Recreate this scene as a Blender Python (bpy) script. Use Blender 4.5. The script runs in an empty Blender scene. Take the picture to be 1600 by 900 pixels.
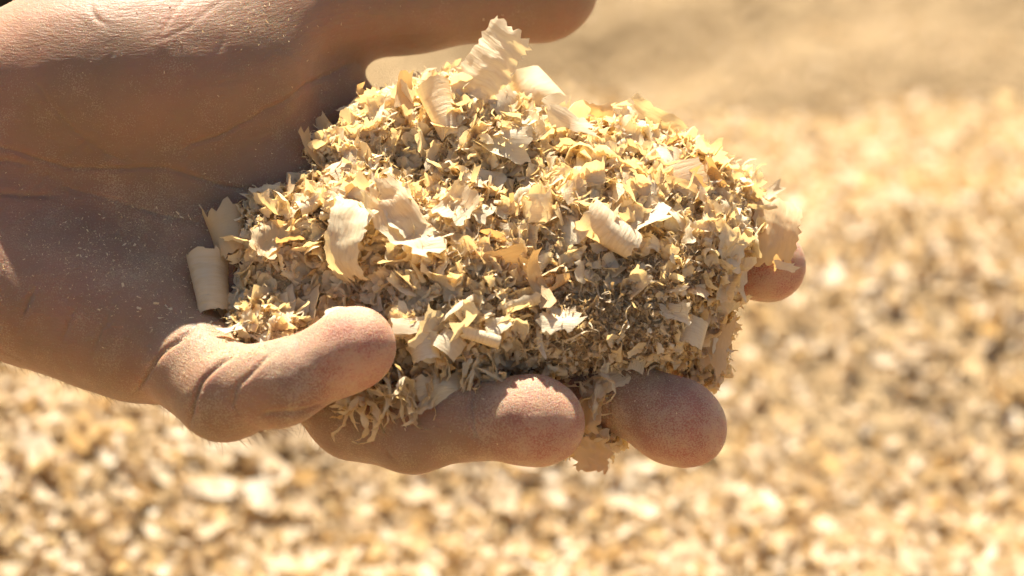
import bpy, math
import numpy as np
from mathutils import Vector, Matrix

rng = np.random.default_rng(11)
scene = bpy.context.scene
col = scene.collection

# ------------------------------------------------------------------ camera
PITCH = math.radians(20.0)
DIST = 0.60                       # camera to the hand (focus), metres
FOCAL = 105.0
S = (DIST * 36.0 / FOCAL) / 1600  # metres per photo pixel at the hand
HAND_H = 0.175                    # hand centre above the ground
CR = np.array([1.0, 0, 0])
CU = np.array([0, math.sin(PITCH), math.cos(PITCH)])
CF = np.array([0, math.cos(PITCH), -math.sin(PITCH)])
FOC = np.array([0, 0, HAND_H])
cam_d = bpy.data.cameras.new('camera')
cam = bpy.data.objects.new('camera', cam_d)
col.objects.link(cam)
cam.location = FOC - CF * DIST
cam.rotation_euler = (math.pi / 2 - PITCH, 0, 0)
cam_d.lens = FOCAL
cam_d.sensor_width = 36
cam_d.clip_start = 0.02
cam_d.clip_end = 200
cam_d.dof.use_dof = True
cam_d.dof.focus_distance = DIST - 0.012
cam_d.dof.aperture_fstop = 13.0
scene.camera = cam
CAMP = np.array(cam.location)

# ------------------------------------------------------------------ light
to_sun_cam = np.array([-0.085, 0.94, -0.12])      # right, up, towards camera
to_sun = CR * to_sun_cam[0] + CU * to_sun_cam[1] - CF * to_sun_cam[2]
to_sun /= np.linalg.norm(to_sun)
sun_el = math.asin(to_sun[2])
sun_az = math.atan2(to_sun[0], to_sun[1])
sun_d = bpy.data.lights.new('sun', 'SUN')
sun_d.energy = 5.0
sun_d.angle = math.radians(0.6)
sun_d.color = (1.0, 0.925, 0.79)
sun = bpy.data.objects.new('sun', sun_d)
col.objects.link(sun)
sun.rotation_euler = Vector(to_sun).to_track_quat('Z', 'Y').to_euler()
world = bpy.data.worlds.new('World')
scene.world = world
world.use_nodes = True
wn = world.node_tree.nodes
sky = wn.new('ShaderNodeTexSky')
sky.sky_type = 'NISHITA'
sky.sun_disc = False
sky.sun_elevation = sun_el
sky.sun_rotation = sun_az
sky.dust_density = 2.0
world.node_tree.links.new(sky.outputs[0], wn['Background'].inputs[0])
wn['Background'].inputs[1].default_value = 0.05
vs = scene.view_settings
vs.view_transform = 'Standard'
vs.look = 'None'
vs.exposure = 1.66
vs.gamma = 1.0
vs.use_curve_mapping = False
scene.cycles.use_denoising = True
scene.cycles.use_adaptive_sampling = True
scene.cycles.adaptive_threshold = 0.03
scene.cycles.max_bounces = 7
scene.cycles.diffuse_bounces = 5
scene.cycles.transmission_bounces = 4


# ------------------------------------------------------------------ helpers
def cam_to_world(p):
    """hand-space (right, up, towards viewer; units of S) -> world metres"""
    p = np.asarray(p, float)
    return FOC + S * (p[..., 0:1] * CR + p[..., 1:2] * CU - p[..., 2:3] * CF)


def Q(px, py, z=0.0):
    """photo point at a distance z in front of the focus plane -> hand space"""
    k = 1 - z * S / DIST
    return np.array([(px - 800) * k, (450 - py) * k, z], float)


def to_px(p):
    k = 1 - p[..., 2] * S / DIST
    return 800 + p[..., 0] / k, 450 - p[..., 1] / k


def mesh_from(name, v, f, smooth=True):
    v = np.asarray(v, np.float32)
    f = np.asarray(f, np.int32)
    n = f.shape[1]
    m = bpy.data.meshes.new(name)
    m.vertices.add(len(v))
    m.vertices.foreach_set('co', v.ravel())
    m.loops.add(f.size)
    m.loops.foreach_set('vertex_index', f.ravel())
    m.polygons.add(len(f))
    m.polygons.foreach_set('loop_start', np.arange(0, f.size, n, dtype=np.int32))
    m.polygons.foreach_set('use_smooth', np.full(len(f), smooth))
    m.update(calc_edges=True)
    m.validate()
    return m


def link(name, mesh, mat=None, parent=None, **props):
    o = bpy.data.objects.new(name, mesh)
    col.objects.link(o)
    if mat is not None and not mesh.materials:
        mesh.materials.append(mat)
    if parent is not None:
        o.parent = parent
    for k, v in props.items():
        o[k] = v
    return o


def surface_nets(F, org, h):
    """zero level of the sampled field F as quads"""
    nx, ny, nz = F.shape
    neg = F < 0
    c = [neg[i:nx - 1 + i, j:ny - 1 + j, k:nz - 1 + k] for i in (0, 1) for j in (0, 1) for k in (0, 1)]
    cnt = sum(x.astype(np.int8) for x in c)
    act = (cnt > 0) & (cnt < 8)
    idx = np.full(act.shape, -1, np.int32)
    I, J, K = np.nonzero(act)
    idx[I, J, K] = np.arange(len(I))
    pos = np.zeros((len(I), 3), np.float32)
    num = np.zeros(len(I), np.float32)
    for ax in range(3):
        for a in (0, 1):
            for b in (0, 1):
                o = [0, 0, 0]
                oth = [q for q in range(3) if q != ax]
                o[oth[0]] = a
                o[oth[1]] = b
                e = list(o)
                e[ax] = 1
                f0 = F[I + o[0], J + o[1], K + o[2]]
                f1 = F[I + e[0], J + e[1], K + e[2]]
                cr = (f0 < 0) != (f1 < 0)
                t = np.where(cr, f0 / np.where(cr, f0 - f1, 1), 0)
                p = np.tile(np.array(o, np.float32), (len(I), 1))
                p[:, ax] += t
                pos += p * cr[:, None]
                num += cr
    pos = pos / num[:, None] + np.stack([I, J, K], 1)
    quads = []
    for ax in range(3):
        sl0 = [slice(1, -1)] * 3
        sl1 = [slice(1, -1)] * 3
        sl0[ax] = slice(0, -1)
        sl1[ax] = slice(1, None)
        n0, n1 = neg[tuple(sl0)], neg[tuple(sl1)]
        A = np.stack(np.nonzero(n0 != n1), 1)
        flip = n0[tuple(A.T)]
        A = A + 1
        A[:, ax] -= 1
        u, v = [(1, 2), (2, 0), (0, 1)][ax]
        du = np.zeros(3, int)
        dv = np.zeros(3, int)
        du[u] = 1
        dv[v] = 1
        q = [idx[tuple(x.T)] for x in (A - du - dv, A - dv, A, A - du)]
        q = np.stack(q, 1)
        q[~flip] = q[~flip][:, ::-1]
        quads.append(q)
    return pos * h + np.asarray(org, np.float32), np.concatenate(quads)


def trilerp(F, org, h, p):
    g = (p - np.asarray(org)) / h
    sh = np.array(F.shape) - 2
    i = np.clip(np.floor(g).astype(int), 0, sh)
    t = np.clip(g - i, 0, 1)
    r = 0
    for a in (0, 1):
        for b in (0, 1):
            for c in (0, 1):
                w = (t[:, 0] if a else 1 - t[:, 0]) * (t[:, 1] if b else 1 - t[:, 1]) * (t[:, 2] if c else 1 - t[:, 2])
                r = r + w * F[i[:, 0] + a, i[:, 1] + b, i[:, 2] + c]
    return r


def noise3(p, seed=0):
    """smooth lattice value noise, -1..1"""
    p = np.asarray(p, np.float64)
    i = np.floor(p).astype(np.int64)
    t = p - i
    t = t * t * (3 - 2 * t)
    r = 0
    for a in (0, 1):
        for b in (0, 1):
            for c in (0, 1):
                h = (i[..., 0] + a) * 374761393 + (i[..., 1] + b) * 668265263 + (i[..., 2] + c) * 2147483647 + seed * 974711
                h = (h ^ (h >> 13)) * 1274126177
                h = (h ^ (h >> 16)) & 0xFFFFFF
                w = (t[..., 0] if a else 1 - t[..., 0]) * (t[..., 1] if b else 1 - t[..., 1]) * (t[..., 2] if c else 1 - t[..., 2])
                r = r + w * (h / 0x7FFFFF - 1)
    return r


def cone(P, a, b, ra, rb):
    a = np.asarray(a, np.float32)
    ba = np.asarray(b, np.float32) - a
    pa = [P[i] - a[i] for i in range(3)]
    L = float(ba @ ba)
    t = np.clip((pa[0] * ba[0] + pa[1] * ba[1] + pa[2] * ba[2]) / L, 0, 1)
    d = np.sqrt((pa[0] - t * ba[0]) ** 2 + (pa[1] - t * ba[1]) ** 2 + (pa[2] - t * ba[2]) ** 2)
    return d - (ra + (rb - ra) * t)


def ell(P, c, r, R=None):
    q = [P[i] - c[i] for i in range(3)]
    if R is not None:
        q = [R[i][0] * q[0] + R[i][1] * q[1] + R[i][2] * q[2] for i in range(3)]
    k0 = np.sqrt((q[0] / r[0]) ** 2 + (q[1] / r[1]) ** 2 + (q[2] / r[2]) ** 2)
    k1 = np.sqrt((q[0] / r[0] ** 2) ** 2 + (q[1] / r[1] ** 2) ** 2 + (q[2] / r[2] ** 2) ** 2)
    return k0 * (k0 - 1) / np.maximum(k1, 1e-6)


def smin(a, b, k):
    h = np.clip(0.5 + 0.5 * (b - a) / k, 0, 1)
    return b + (a - b) * h - k * h * (1 - h)


def smax(a, b, k):
    return -smin(-a, -b, k)


# ------------------------------------------------------------------ materials
class Mat:
    def __init__(s, name):
        s.m = bpy.data.materials.new(name)
        s.m.use_nodes = True
        s.t = s.m.node_tree
        s.p = s.t.nodes['Principled BSDF']
        s.out = s.t.nodes['Material Output']

    def n(s, kind, **kw):
        x = s.t.nodes.new('ShaderNode' + kind)
        for k, v in kw.items():
            if k.startswith('i_'):
                key = k[2:]
                x.inputs[int(key) if key.isdigit() else key].default_value = v
            else:
                setattr(x, k, v)
        return x

    def l(s, a, b):
        s.t.links.new(a, b)

    def mix(s, fac, a, b, mode='MIX'):
        x = s.n('Mix', data_type='RGBA', blend_type=mode)
        for sock, val in ((x.inputs[0], fac), (x.inputs[6], a), (x.inputs[7], b)):
            if hasattr(val, 'is_output'):
                s.l(val, sock)
            else:
                sock.default_value = val
        return x.outputs[2]

    def math(s, op, a, b=0.0, c=0.0):
        x = s.n('Math', operation=op)
        for sock, val in zip(x.inputs, (a, b, c)):
            if hasattr(val, 'is_output'):
                s.l(val, sock)
            else:
                sock.default_value = val
        return x.outputs[0]

    def ramp(s, fac, stops):
        x = s.n('ValToRGB')
        e = x.color_ramp.elements
        while len(e) < len(stops):
            e.new(0.5)
        for el, (pos, c) in zip(e, stops):
            el.position = pos
            el.color = c if len(c) == 4 else (*c, 1)
        s.l(fac, x.inputs[0])
        return x.outputs[0]


def wood_material(name, stops, translucent=0.35, grain=1.0, glow=(1.0, 0.84, 0.51)):
    M = Mat(name)
    geo = M.n('NewGeometry')
    oi = M.n('ObjectInfo')
    rnd = M.math('FRACT', M.math('ADD', geo.outputs['Random Per Island'], oi.outputs['Random']))
    base = M.ramp(rnd, stops)
    uv = M.n('UVMap')
    off = M.n('CombineXYZ')
    M.l(M.math('MULTIPLY', rnd, 37.0), off.inputs[0])
    M.l(M.math('MULTIPLY', rnd, 91.0), off.inputs[1])
    vadd = M.n('VectorMath', operation='ADD')
    M.l(uv.outputs[0], vadd.inputs[0])
    M.l(off.outputs[0], vadd.inputs[1])
    mp = M.n('Mapping')
    mp.inputs['Scale'].default_value = (0.9, 6.5, 1)
    M.l(vadd.outputs[0], mp.inputs[0])
    gr = M.n('TexNoise', i_Scale=2.2, i_Detail=4.0, i_Roughness=0.65, i_Distortion=0.3)
    M.l(mp.outputs[0], gr.inputs[0])
    bl = M.n('TexNoise', i_Scale=2.0, i_Detail=3.0)
    M.l(vadd.outputs[0], bl.inputs[0])
    c1 = M.mix(M.math('MULTIPLY', M.math('SUBTRACT', gr.outputs[0], 0.42), 1.7 * grain), base, (0.66, 0.48, 0.26, 1))
    c2 = M.mix(M.math('MULTIPLY', M.math('SUBTRACT', bl.outputs[0], 0.50), 1.6), c1, (0.74, 0.58, 0.36, 1))
    for x in M.t.nodes:
        if x.bl_idname == 'ShaderNodeMath' and x.operation == 'MULTIPLY':
            x.use_clamp = x.inputs[1].default_value < 10
    M.l(c2, M.p.inputs['Base Color'])
    M.p.inputs['Roughness'].default_value = 0.55
    M.p.inputs['Specular IOR Level'].default_value = 0.35
    bp = M.n('Bump', i_Strength=0.8 * grain, i_Distance=0.0004)
    M.l(gr.outputs[0], bp.inputs['Height'])
    M.l(bp.outputs[0], M.p.inputs['Normal'])
    if translucent > 0:
        tr = M.n('BsdfTranslucent')
        M.l(M.mix(1.0, c2, (*glow, 1), 'MULTIPLY'), tr.inputs[0])
        ms = M.n('MixShader', i_0=translucent)
        M.l(M.p.outputs[0], ms.inputs[1])
        M.l(tr.outputs[0], ms.inputs[2])
        M.l(ms.outputs[0], M.out.inputs[0])
    return M.m


CREAM = (0.89, 0.765, 0.51)
WHITE = (0.91, 0.825, 0.625)
HONEY = (0.76, 0.58, 0.34)
TAN = (0.52, 0.34, 0.17)
wood_pale = wood_material('pale_wood', [(0, WHITE), (0.3, CREAM), (0.75, (0.87, 0.74, 0.51)), (1, (0.80, 0.64, 0.41))], 0.46)
wood_fine = wood_material('fine_wood', [(0, WHITE), (0.35, CREAM), (0.8, (0.85, 0.73, 0.51)), (1, (0.73, 0.58, 0.38))], 0.46, 0.6)
wood_white = wood_material('white_wood', [(0, (0.86, 0.77, 0.58)), (1, (0.84, 0.72, 0.50))], 0.40, 0.8)
wood_honey = wood_material('honey_wood', [(0, (0.76, 0.58, 0.33)), (1, (0.66, 0.47, 0.25))], 0.42, 0.8, (1.0, 0.76, 0.40))
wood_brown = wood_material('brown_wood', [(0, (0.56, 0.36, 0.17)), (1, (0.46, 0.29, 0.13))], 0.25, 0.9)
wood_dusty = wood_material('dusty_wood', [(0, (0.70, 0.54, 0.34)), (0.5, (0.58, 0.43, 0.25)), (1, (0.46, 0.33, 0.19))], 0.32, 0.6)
wood_tan = wood_material('tan_wood', [(0, (0.74, 0.60, 0.40)), (1, (0.66, 0.50, 0.31))], 0.30, 1.5)
wood_ground = wood_material('ground_wood', [(0, (0.71, 0.62, 0.47)), (0.3, (0.60, 0.48, 0.325)), (0.6, (0.53, 0.40, 0.245)), (0.85, (0.46, 0.325, 0.175)), (1, (0.63, 0.52, 0.36))], 0.40, 0.4, (1.0, 0.86, 0.60))


def dust_material():
    M = Mat('packed_sawdust')
    tc = M.n('TexCoord')
    n1 = M.n('TexNoise', i_Scale=260.0, i_Detail=4.0, i_Roughness=0.7)
    n2 = M.n('TexVoronoi', i_Scale=1500.0)
    M.l(tc.outputs['Object'], n1.inputs[0])
    M.l(tc.outputs['Object'], n2.inputs[0])
    c = M.ramp(n1.outputs[0], [(0.3, (0.30, 0.20, 0.10)), (0.55, (0.44, 0.31, 0.17)), (0.75, (0.60, 0.45, 0.26))])
    c = M.mix(0.45, c, M.ramp(n2.outputs['Color'], [(0.1, (0.25, 0.25, 0.25)), (0.9, (0.8, 0.8, 0.8))]), 'SOFT_LIGHT')
    M.l(c, M.p.inputs['Base Color'])
    M.p.inputs['Roughness'].default_value = 0.9
    M.p.inputs['Specular IOR Level'].default_value = 0.1
    b = M.n('Bump', i_Strength=1.0, i_Distance=0.0012)
    M.l(M.math('ADD', n1.outputs[0], M.math('MULTIPLY', n2.outputs[0], 0.5)), b.inputs['Height'])
    M.l(b.outputs[0], M.p.inputs['Normal'])
    return M.m


def ground_material():
    M = Mat('shaving_litter')
    tc = M.n('TexCoord')
    n1 = M.n('TexNoise', i_Scale=90.0, i_Detail=5.0, i_Roughness=0.7)
    n2 = M.n('TexVoronoi', i_Scale=70.0)
    n3 = M.n('TexNoise', i_Scale=5.0, i_Detail=4.0, i_Roughness=0.6)
    for x in (n1, n2, n3):
        M.l(tc.outputs['Object'], x.inputs[0])
    c = M.ramp(n1.outputs[0], [(0.3, (0.21, 0.142, 0.072)), (0.5, (0.30, 0.208, 0.108)), (0.72, (0.40, 0.285, 0.155))])
    c = M.mix(0.5, c, M.ramp(n2.outputs['Color'], [(0.1, (0.3, 0.3, 0.3)), (0.9, (0.8, 0.8, 0.8))]), 'SOFT_LIGHT')
    c = M.mix(M.ramp(n3.outputs[0], [(0.42, (0, 0, 0)), (0.65, (0.75, 0.75, 0.75))]), c, (0.16, 0.105, 0.05, 1))
    M.l(c, M.p.inputs['Base Color'])
    M.p.inputs['Roughness'].default_value = 0.85
    M.p.inputs['Specular IOR Level'].default_value = 0.15
    b = M.n('Bump', i_Strength=1.0, i_Distance=0.006)
    M.l(M.math('ADD', n1.outputs[0], n2.outputs[0]), b.inputs['Height'])
    M.l(b.outputs[0], M.p.inputs['Normal'])
    return M.m


def skin_material():
    M = Mat('dusty_skin')
    tc = M.n('TexCoord')
    P = tc.outputs['Object']
    big = M.n('TexNoise', i_Scale=55.0, i_Detail=4.0, i_Roughness=0.6)
    M.l(P, big.inputs[0])
    mot = M.n('TexNoise', i_Scale=420.0, i_Detail=3.0, i_Roughness=0.6)
    M.l(P, mot.inputs[0])
    base = M.ramp(big.outputs[0], [(0.3, (0.238, 0.142, 0.080)), (0.5, (0.285, 0.164, 0.093)), (0.7, (0.328, 0.172, 0.100))])
    blush = M.n('Attribute', attribute_name='blush')
    c = M.mix(M.math('MULTIPLY', blush.outputs['Fac'], 0.8), base, (0.44, 0.125, 0.085, 1))
    c = M.mix(M.math('MULTIPLY', M.math('SUBTRACT', mot.outputs[0], 0.45), 0.9), c, (0.25, 0.11, 0.065, 1))
    # fine wood dust clinging to the skin
    dust = M.n('Attribute', attribute_name='dust')
    dn = M.n('TexNoise', i_Scale=3600.0, i_Detail=2.0, i_Roughness=0.6)
    M.l(P, dn.inputs[0])
    dn2 = M.n('TexNoise', i_Scale=160.0, i_Detail=3.0)
    M.l(P, dn2.inputs[0])
    th = M.math('ADD', M.math('MULTIPLY', dust.outputs['Fac'], 0.30), M.math('MULTIPLY', M.math('SUBTRACT', dn2.outputs[0], 0.5), 0.55))
    fac = M.math('MULTIPLY', M.math('SUBTRACT', M.math('ADD', dn.outputs[0], th), 0.66), 5.0)
    fac.node.use_clamp = True
    fac = M.math('MULTIPLY', fac, 0.50)
    c = M.mix(fac, c, (0.62, 0.47, 0.29, 1))
    M.l(c, M.p.inputs['Base Color'])
    M.p.inputs['Subsurface Weight'].default_value = 1.0
    M.p.inputs['Subsurface Radius'].default_value = (1.0, 0.36, 0.18)
    M.p.inputs['Subsurface Scale'].default_value = 0.0022
    rr = M.math('ADD', 0.52, M.math('MULTIPLY', fac, 0.5))
    M.l(rr, M.p.inputs['Roughness'])
    M.p.inputs['Specular IOR Level'].default_value = 0.34
    M.p.inputs['Sheen Weight'].default_value = 0.10
    M.p.inputs['Sheen Roughness'].default_value = 0.4
    M.p.inputs['Sheen Tint'].default_value = (1.0, 0.85, 0.62, 1)
    # relief: slanting fine lines, skin cells, dust grains
    mp = M.n('Mapping')
    mp.inputs['Rotation'].default_value = (0, math.radians(35), 0)
    mp.inputs['Scale'].default_value = (1.0, 1.0, 5.0)
    M.l(P, mp.inputs[0])
    ln = M.n('TexNoise', i_Scale=520.0, i_Detail=3.0, i_Roughness=0.55, i_Distortion=0.4)
    M.l(mp.outputs[0], ln.inputs[0])
    vo = M.n('TexVoronoi', i_Scale=1300.0, feature='DISTANCE_TO_EDGE')
    M.l(P, vo.inputs[0])
    vo_c = M.math('MINIMUM', vo.outputs[0], 0.15)
    h = M.math('ADD', M.math('MULTIPLY', ln.outputs[0], 0.65), M.math('MULTIPLY', vo_c, 0.5))
    h = M.math('ADD', h, M.math('MULTIPLY', fac, 0.5))
    b = M.n('Bump', i_Strength=0.6, i_Distance=0.0004)
    M.l(h, b.inputs['Height'])
    M.l(b.outputs[0], M.p.inputs['Normal'])
    return M.m


skin = skin_material()
sawdust = dust_material()
litter = ground_material()

# ------------------------------------------------------------------ ground
def ground_h(x, y):
    p = np.stack([np.asarray(x, float), np.asarray(y, float), np.zeros(np.shape(x))], -1)
    h = 0.030 * noise3(p * 2.6, 1) + 0.024 * noise3(p * 6.5, 2) + 0.008 * noise3(p * 16, 3)
    # the near heap ends in a crest, the ground beyond lies lower
    crest = 0.70 + 0.06 * np.sin(x * 2.2 + 0.6) + 0.13 * noise3(p * 3.6, 8) + 0.05 * noise3(p * 11, 18)
    t = np.clip((y - crest - 0.03) / 0.35, 0, 1)
    t = t * t * (3 - 2 * t)
    h = h + 0.02 * np.exp(-((y - crest) / 0.15) ** 2) - 0.22 * t
    far = np.clip((y - 0.9) / 0.6, 0, 1)
    h = h + far * (0.17 * noise3(p * 2.3, 5) + 0.10 * noise3(p * 5.0, 16) + 0.022 * noise3(p * 13.0, 17) + 0.10 * noise3(p * 0.55, 6)) + 0.34 * np.clip(y - 1.15, 0, 3) + 0.1 * np.clip(y - 4, 0, 30)
    return h


gs = np.concatenate([-np.geomspace(30, 1.2, 24), np.linspace(-1.15, 1.15, 150), np.geomspace(1.2, 30, 24)])
gy = np.concatenate([-np.geomspace(20, 0.65, 18), np.linspace(-0.6, 3.4, 240), np.geomspace(3.45, 60, 30)])
X, Y = np.meshgrid(gs, gy, indexing='ij')
Z = ground_h(X, Y)
n0, n1 = X.shape
ii = np.arange(n0 * n1).reshape(n0, n1)
gq = np.stack([ii[:-1, :-1], ii[1:, :-1], ii[1:, 1:], ii[:-1, 1:]], -1).reshape(-1, 4)
link('ground', mesh_from('ground', np.stack([X, Y, Z], -1).reshape(-1, 3), gq), litter, kind='structure')

# ------------------------------------------------------------------ shavings: shapes
def flake(r, L, W, R=1e6, nu=8, nv=6, rag=0.12, warp=0.08, taper=0.0, twist=0.0, cone_=0.0, rib=0.0, ribn=9, spiral=0.0, crumple=0.0):
    """a thin sheet L long (the way it curls, radius R) and W wide; returns verts, quads, uv"""
    u = np.linspace(-0.5, 0.5, nu)
    v = np.linspace(-0.5, 0.5, nv)
    U, V = np.meshgrid(u, v, indexing='ij')
    du, dv = U.copy(), V.copy()
    e = r.normal(0, 1, (2, nv)) * rag
    du[0] += e[0]
    du[-1] += e[1]
    du[1] += e[0] * 0.5
    du[-2] += e[1] * 0.5
    e = r.normal(0, 1, (2, nu)) * rag * 0.6
    dv[:, 0] += e[0]
    dv[:, -1] += e[1]
    du += r.normal(0, 1, U.shape) * rag * 0.12
    dv = dv * (1 - taper * (U + 0.5))
    s = du * L
    w = dv * W
    Rl = R * (1 + cone_ * dv) * (1 + spiral * (U + 0.5))
    a = s / Rl
    x = Rl * np.sin(a)
    z = Rl * (1 - np.cos(a))
    ph = r.uniform(0, 6.28, 4)
    m = min(L, W)
    z = z + warp * m * (np.sin(3.5 * du * L / m + ph[0]) * np.sin(3 * dv * W / m + ph[1]) + 0.6 * np.sin(6 * dv * W / m + ph[2] + 2 * du))
    if crumple:
        for k in range(7):
            th = r.uniform(0, 6.28)
            fr = r.uniform(4, 15)
            z = z + crumple * m * (4.5 / fr) * np.abs(np.sin(fr * (np.cos(th) * du * L + np.sin(th) * dv * W) / m + r.uniform(0, 6.28)))
            w = w + 0.25 * crumple * m * np.sin(fr * du * L / m + r.uniform(0, 6.28))
    if rib:
        z = z + rib * np.sin(dv * ribn * 6.283 + 2 * du) * (0.5 + du)
    if twist:
        c, sn = np.cos(twist * U), np.sin(twist * U)
        w, z = w * c - z * sn, w * sn + z * c
    P = np.stack([x, w, z], -1).reshape(-1, 3)
    P -= P.mean(0)
    k = np.arange(nu * nv).reshape(nu, nv)
    q = np.stack([k[:-1, :-1], k[1:, :-1], k[1:, 1:], k[:-1, 1:]], -1).reshape(-1, 4)
    uv = np.stack([(U + .5) * L / m, (V + .5) * W / m], -1).reshape(-1, 2)
    return P, q, uv


def set_uv(m, q, uv):
    l = m.uv_layers.new(name='UVMap')
    li = np.empty(len(m.loops), np.int32)
    m.loops.foreach_get('vertex_index', li)
    l.data.foreach_set('uv', uv[li].astype(np.float32).ravel())


def frames(nrm, ang):
    """rotation matrices (columns u, v, n) for normals nrm, spun by ang"""
    nrm = nrm / np.linalg.norm(nrm, axis=1, keepdims=True)
    ref = np.where(np.abs(nrm[:, 2:3]) < 0.9, np.array([[0, 0, 1.0]]), np.array([[1.0, 0, 0]]))
    a = np.cross(ref, nrm)
    a /= np.linalg.norm(a, axis=1, keepdims=True)
    b = np.cross(nrm, a)
    u = a * np.cos(ang)[:, None] + b * np.sin(ang)[:, None]
    v = np.cross(nrm, u)
    return np.stack([u, v, nrm], -1)


def scatter_mesh(name, protos, which, pos, rot, scale):
    V, F, T = [], [], []
    base = 0
    for k, (p, q, uv) in enumerate(protos):
        s = np.nonzero(which == k)[0]
        if not len(s):
            continue
        v = np.einsum('nij,mj->nmi', rot[s], p) * scale[s][:, None, None] + pos[s][:, None, :]
        f = q[None] + (np.arange(len(s)) * len(p))[:, None, None] + base
        V.append(v.reshape(-1, 3))
        F.append(f.reshape(-1, 4))
        T.append(np.tile(uv, (len(s), 1)))
        base += len(s) * len(p)
    F = np.concatenate(F)
    m = mesh_from(name, np.concatenate(V), F)
    set_uv(m, F, np.concatenate(T))
    return m


# ------------------------------------------------------------------ ground cover of shavings
def small_protos(r, n, nu=4, nv=4, warp=0.07, rag=0.08, crumple=0.0, slim=1.0):
    out = []
    for k in range(n):
        L = r.uniform(0.6, 1.5)
        W = r.uniform(0.35, 0.8) * slim
        R = r.choice([0.22, 0.32, 0.5, 1.2]) * slim
        out.append(flake(r, L, W, R, nu, nv, rag=rag, warp=warp, twist=r.normal(0, 0.6), taper=r.uniform(-0.4, 0.4), crumple=crumple))
    return out


def ground_scatter():
    r = np.random.default_rng(5)
    gp = small_protos(r, 20, 4, 4, 0.06, 0.07, 0.0, 0.8)
    N = 72000
    # denser close to the viewer
    d = 0.58 + 2.05 * r.uniform(0, 1, N) ** 1.7
    y = d - DIST * math.cos(PITCH)
    x = r.uniform(-1, 1, N) * (0.16 + 0.30 * d)
    k = y < 0.70 + 0.5 * r.exponential(1.0, N)
    x, y, d = x[k], y[k], d[k]
    N = len(x)
    h = ground_h(x, y)
    e = 0.004
    nx = -(ground_h(x + e, y) - h) / e
    ny = -(ground_h(x, y + e) - h) / e
    nr = np.stack([nx, ny, np.ones(N)], 1) + r.normal(0, 0.21, (N, 3))
    rot = frames(nr, r.uniform(0, 6.28, N))
    sc = np.exp(r.normal(math.log(0.0060), 0.42, N)) * (1 - 0.30 * (d - 0.95).clip(0, 1.2))
    pos = np.stack([x, y, h + r.uniform(0.0, 0.008, N)], 1)
    m = scatter_mesh('ground_shavings', gp, r.integers(0, len(gp), N), pos, rot, sc)
    link('ground_shavings', m, wood_ground, kind='stuff', label='blurred carpet of pale wood shavings covering the ground', category='wood shavings')


ground_scatter()

# ------------------------------------------------------------------ the hand
H = 7.0
ORG = np.array([-2300.0, -340.0, -480.0])
TOP = np.array([520.0, 640.0, 420.0])
dims = np.ceil((TOP - ORG) / H).astype(int) + 1
ax = [(ORG[i] + H * np.arange(dims[i])).astype(np.float32) for i in range(3)]
G = [ax[0][:, None, None], ax[1][None, :, None], ax[2][None, None, :]]

JOINTS = dict(
    index=[(500, 196, -170), (850, 300, -130), (1030, 385, -95), (1197, 410, -70)],
    middle=[(460, 300, -70), (740, 525, 10), (925, 596, 75), (1062, 662, 115)],
    ring=[(360, 425, 10), (555, 645, 95), (645, 668, 142), (738, 656, 178), (836, 656, 198)],
    pinky=[(262, 528, 70), (350, 614, 205), (438, 600, 255), (550, 546, 250)],
)
RADII = dict(
    index=[78, 66, 60, 55], middle=[86, 70, 56, 62], ring=[84, 70, 69, 60, 63], pinky=[90, 71, 61, 55])
BASES = dict(index=(-90, 165, -140), middle=(-95, 250, -90), ring=(-95, 330, -40), pinky=(-90, 405, 10))


def finger(P, J, R, kk=14):
    d = None
    for a in range(len(J) - 1):
        c = cone(P, Q(*J[a]), Q(*J[a + 1]), R[a], R[a + 1])
        d = c if d is None else smin(d, c, kk)
    return d


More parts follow.
